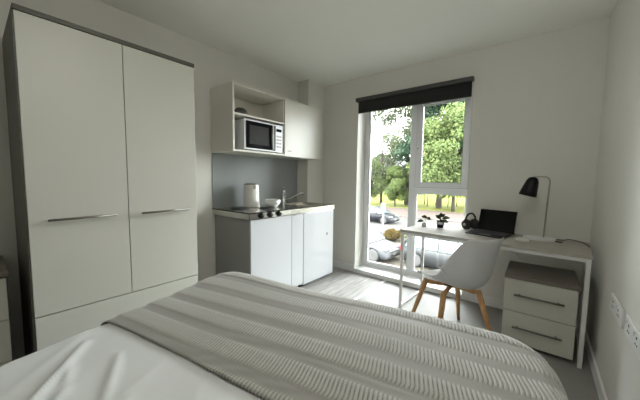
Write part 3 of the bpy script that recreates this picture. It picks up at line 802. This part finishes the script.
car_tree('car', 'dark grey car on the road behind the white sign', M['car_dark'], (-12.45, 24.6, G-.04), math.radians(-5), 4.3, 1.8, 1.45)

# sign post
S = thing('sign_post', 'thin post with a small white sign plate beside the road', 'sign', (-8.72, 18.4, G))
m = MB(); m.tube([(0, 0, 0), (0, 0, 2.35)], .035, 10); m.build('post', M['post'], S)
m = MB(); m.box(-.19, -.05, 1.72, .19, -.036, 2.42, bev=.005); m.build('sign_plate', M['sign'], S)

def crown_mesh(name, blobs, nl, size, seed, mm):
    rnd = random.Random(seed); verts = []; faces = []
    tot = sum(b[3]**2 for b in blobs)
    for (bx, by_, bz, br, sq) in blobs:
        k_ = int(nl*br**2/tot)
        for _ in range(k_):
            d = Vector((rnd.gauss(0,1), rnd.gauss(0,1), rnd.gauss(0,1))).normalized(); rr = br*(rnd.random()**.35)
            c = Vector((bx+d.x*rr, by_+d.y*rr, bz+d.z*rr*sq))
            a = Vector((rnd.gauss(0,1), rnd.gauss(0,1), rnd.gauss(0,1))).normalized(); b = a.cross(d+Vector((.01, .02, .3))).normalized()
            s_ = size*rnd.uniform(.6, 1.3); n0 = len(verts)
            verts += [tuple(c-a*s_), tuple(c-b*s_*.5), tuple(c+a*s_), tuple(c+b*s_*.5)]; faces.append((n0, n0+1, n0+2, n0+3))
    me = bpy.data.meshes.new(name); me.from_pydata(verts, [], faces); me.materials.append(mm); return me
def blobs(seed, n_, R_, z0_, z1_, br, sq=.75):
    rnd = random.Random(seed); out = []
    for _ in range(n_):
        a = rnd.uniform(0, 2*PI); z_ = rnd.uniform(z0_, z1_); q = (z_-z0_)/(z1_-z0_); rr = R_*math.sin(PI*(.15+.75*q))*rnd.uniform(.3, 1)
        out.append((rr*math.cos(a), rr*math.sin(a), z_, br*rnd.uniform(.6, 1.2), sq))
    return out
CR = {
 'a': crown_mesh('crown_a', blobs(1, 34, 4.6, 2.6, 13.5, 2.0), 34000, .20, 11, M['leaf_a']),
 'b': crown_mesh('crown_b', blobs(2, 30, 4.0, 2.4, 11.5, 1.8), 26000, .18, 12, M['leaf_b']),
 'c': crown_mesh('crown_c', blobs(3, 30, 4.4, 3.6, 14.5, 2.0), 19000, .13, 13, M['leaf_c']),
 'd': crown_mesh('crown_d', blobs(4, 34, 4.6, 2.8, 14.0, 2.0), 34000, .20, 14, M['leaf_d']),
}
def trunk_mesh(h, r, seed):
    rnd = random.Random(seed); m = MB()
    m.tube([(0,0,-.05), (.05, 0, h*.35), (-.05, .1, h*.7), (.1, 0, h)], [r*1.25, r, r*.7, r*.25], 10)
    for _ in range(9):
        z_ = rnd.uniform(h*.28, h*.85); a = rnd.uniform(0, 2*PI); l = rnd.uniform(1.6, 3.4)
        m.tube([(0, 0, z_), (math.cos(a)*l*.5, math.sin(a)*l*.5, z_+l*.35), (math.cos(a)*l, math.sin(a)*l, z_+l*.8)], [r*.38, r*.25, r*.08], 6)
    bmesh.ops.recalc_face_normals(m.bm, faces=m.bm.faces[:]); me = bpy.data.meshes.new('trunk'); m.bm.to_mesh(me); m.bm.free(); me.materials.append(M['bark']); return me
TM = [trunk_mesh(11, .27, 1), trunk_mesh(11, .17, 2)]
def tree(kind, x, y, s_, rz, label, tr=0, group='trees beyond the road'):
    t_ = thing('tree', label, 'tree', (x, y, G), rz, group); t_.scale = (s_, s_, s_)
    for nm, me in (('crown', CR[kind]), ('trunk', TM[tr])):
        o = bpy.data.objects.new(nm, me); COL.objects.link(o); o.parent = t_
    return t_
tree('c', -19.9, 41.0, 1.12, 0, 'thin pale tree with sky showing through, in the left pane', 1)
tree('c', -16.4, 43.0, 1.15, 1.2, 'stout-trunked sparse tree right of the thin pale tree, before the window mullion', 0)
tree('b', -21.6, 40.0, .62, .4, 'low yellow-green bushy tree at the left edge of the window')
tree('b', -16.9, 39.5, .5, 2.4, 'short pale green rounded tree between the two sparse trees', 1)
tree('d', -11.3, 42.0, 1.2, .8, 'blue-green dense tree just right of the window mullion', 0)
tree('a', -7.6, 46.0, 1.3, 2.0, 'bright mid-green dense tree filling the right side of the right pane', 1)
tree('b', -8.6, 38.5, 1.1, 4.0, 'yellow-green tree whose boughs hang in front of the dense trees in the right pane', 1)
for i in range(9):
    x_ = -78+i*11.5; kd = 'abda'[i % 4]
    tree(kd, x_, 118+6*math.sin(i*2.1), 1.05+.15*math.sin(i*1.7), i*1.1, 'distant tree along the far side of the field', i % 2, 'trees along the far side of the field')
# thin saplings / stakes in the field
sap = MB(); sap.tube([(0,0,0), (.06, 0, 1.6), (.0, .05, 3.4)], [.07, .05, .03], 8); spm = sap.build('sapling', M['bark'])
for i, (x_, y_) in enumerate(((-21.0, 46), (-19.0, 44.5), (-18.0, 46), (-15.3, 44), (-14.6, 46), (-13.4, 43.5), (-12.7, 45.5), (-10.6, 44.2), (-9.9, 46.5), (-7.7, 45))):
    o = spm if i == 0 else spm.copy()
    if i: COL.objects.link(o)
    o.location = (x_, y_, G+.04); o.rotation_euler = (0.03*math.sin(i), .04*math.cos(i*2), i)
    tag(o, 'slender bare sapling stem standing in the bright field beyond the road', 'sapling', 'saplings in the field')
# shrubs by the road
def shrub(x, y, rx, h, mm, lab, seed):
    rnd = random.Random(seed)
    bl_ = [(rnd.uniform(-rx, rx), rnd.uniform(-.4, .4), rnd.uniform(.2, h*.8), .36, .8) for _ in range(12)]
    o = bpy.data.objects.new('shrub', crown_mesh('shrub', bl_, 2600, .09, seed, mm)); COL.objects.link(o); o.location = (x, y, G)
    tag(o, lab, 'shrub', 'shrubs between the parking and the road')
shrub(-7.55, 17.7, .45, .7, M['leaf_o'], 'orange and yellow shrub behind the silver car', 21)
shrub(-6.15, 17.1, .3, .9, M['leaf_b'], 'yellow-green shrub just right of the orange shrub', 22)
shrub(-4.75, 16.6, .4, 1.2, M['leaf_a'], 'green shrub seen below the left half of the desktop', 23)
shrub(-3.2, 16.4, .4, 1.6, M['leaf_b'], 'bright green shrub seen below the desktop beside the chair back', 24)
# white house behind the trees
Hs = thing('house', 'white clapboard house glimpsed between the trees in the left pane', 'house', (-29.5, 76, G+.05), math.radians(8))
m = MB(); m.box(-5, -3, 0, 5, 3, 7.5)
for k_ in range(24): m.box(-5.03, -3.04, .15+k_*.3, 5.03, -3.0, .36+k_*.3)
m.build('house_wall', M['render_w'], Hs)
m = MB(); m.prism([(-3.5, 7.5), (3.5, 7.5), (0, 10.2)], -5.4, 5.4, Matrix(((0,0,1,0),(1,0,0,0),(0,1,0,0),(0,0,0,1)))); m.build('roof', M['slate'], Hs)
for (a, b) in ((-3, 1.2), (2, 1.2), (-3, 4.5), (2, 4.5)):
    m = MB(); m.box(a, -3.1, b, a+1.2, -3.03, b+1.4); m.build('house_window', M['car_glass'], Hs)

# ------------------------------------------------------------------ made-up pendant out of view, added to brighten the room
CL = thing('fill_pendant', 'added fill light out of view, shaped as a round white pendant globe', 'fill light', (-.25, .50, ZC))
m = MB(); m.lathe([(.0, -.03), (.05, -.03), (.055, 0), (0, 0)], (0,0,0), 30); m.build('ceiling_rose', M['white_pl'], CL)
m = MB(); m.tube([(0, 0, -.03), (0, 0, -.11)], .003, 8); m.build('cord', M['white_pl'], CL)
m = MB(); m.lathe([(0, -.45)]+[(.17*math.sin(PI*k_/20), -.28-.17*math.cos(PI*k_/20)) for k_ in range(1, 20)]+[(0, -.11)], (0,0,0), 40)
m.build('fill_globe', emit('fill_emission', (1, .98, .93), 10.5), CL)

# ------------------------------------------------------------------ sky and sun
w = bpy.data.worlds.new('World'); scene.world = w; w.use_nodes = True
N = w.node_tree.nodes; L = w.node_tree.links; bg = N['Background']
tc = N.new('ShaderNodeTexCoord'); ns = N.new('ShaderNodeTexNoise'); ns.inputs['Scale'].default_value = 2.5; ns.inputs['Detail'].default_value = 6
L.new(tc.outputs['Generated'], ns.inputs['Vector'])
cr = N.new('ShaderNodeValToRGB'); cr.color_ramp.elements[0].position = .3; cr.color_ramp.elements[1].position = .6
cr.color_ramp.elements[0].color = (.80, .90, 1.0, 1); cr.color_ramp.elements[1].color = (1, 1, .98, 1)
L.new(ns.outputs['Fac'], cr.inputs['Fac']); L.new(cr.outputs['Color'], bg.inputs['Color'])
bg.inputs['Strength'].default_value = 23.0
sun = bpy.data.lights.new('sun', 'SUN'); sun.energy = 9; sun.angle = math.radians(3); sun.color = (1, .95, .85)
so = bpy.data.objects.new('sun', sun); COL.objects.link(so)
so.rotation_euler = Vector((.35, .55, -.78)).normalized().to_track_quat('-Z', 'Y').to_euler()
pt_ = bpy.data.lights.new('window_portal', 'AREA'); pt_.shape = 'RECTANGLE'; pt_.size = WX1-WX0; pt_.size_y = WZ1-WZ0; pt_.cycles.is_portal = True
po = bpy.data.objects.new('window_portal', pt_); COL.objects.link(po); po.location = ((WX0+WX1)/2, 3.44, (WZ0+WZ1)/2); po.rotation_euler = (-PI/2, 0, 0)

# ------------------------------------------------------------------ camera
yaw, pitch, roll, f = -.668575, -.0786822, .0131749, 277.63
fwd = Vector((math.sin(yaw)*math.cos(pitch), math.cos(yaw)*math.cos(pitch), math.sin(pitch)))
r = Vector((math.cos(yaw), -math.sin(yaw), 0)); u = r.cross(fwd)
r2 = r*math.cos(roll)+u*math.sin(roll); u2 = -r*math.sin(roll)+u*math.cos(roll)
cam = bpy.data.cameras.new('camera'); co = bpy.data.objects.new('camera', cam); COL.objects.link(co)
cam.sensor_width = 36; cam.lens = f/640*36; cam.clip_start = .02; cam.clip_end = 500
Mx = Matrix((r2, u2, -fwd)).transposed().to_4x4(); Mx.translation = (0, 0, H); co.matrix_world = Mx
scene.camera = co
vs = scene.view_settings; vs.view_transform = 'Standard'; vs.look = 'None'; vs.gamma = 1; vs.use_curve_mapping = False; vs.exposure = 0.55
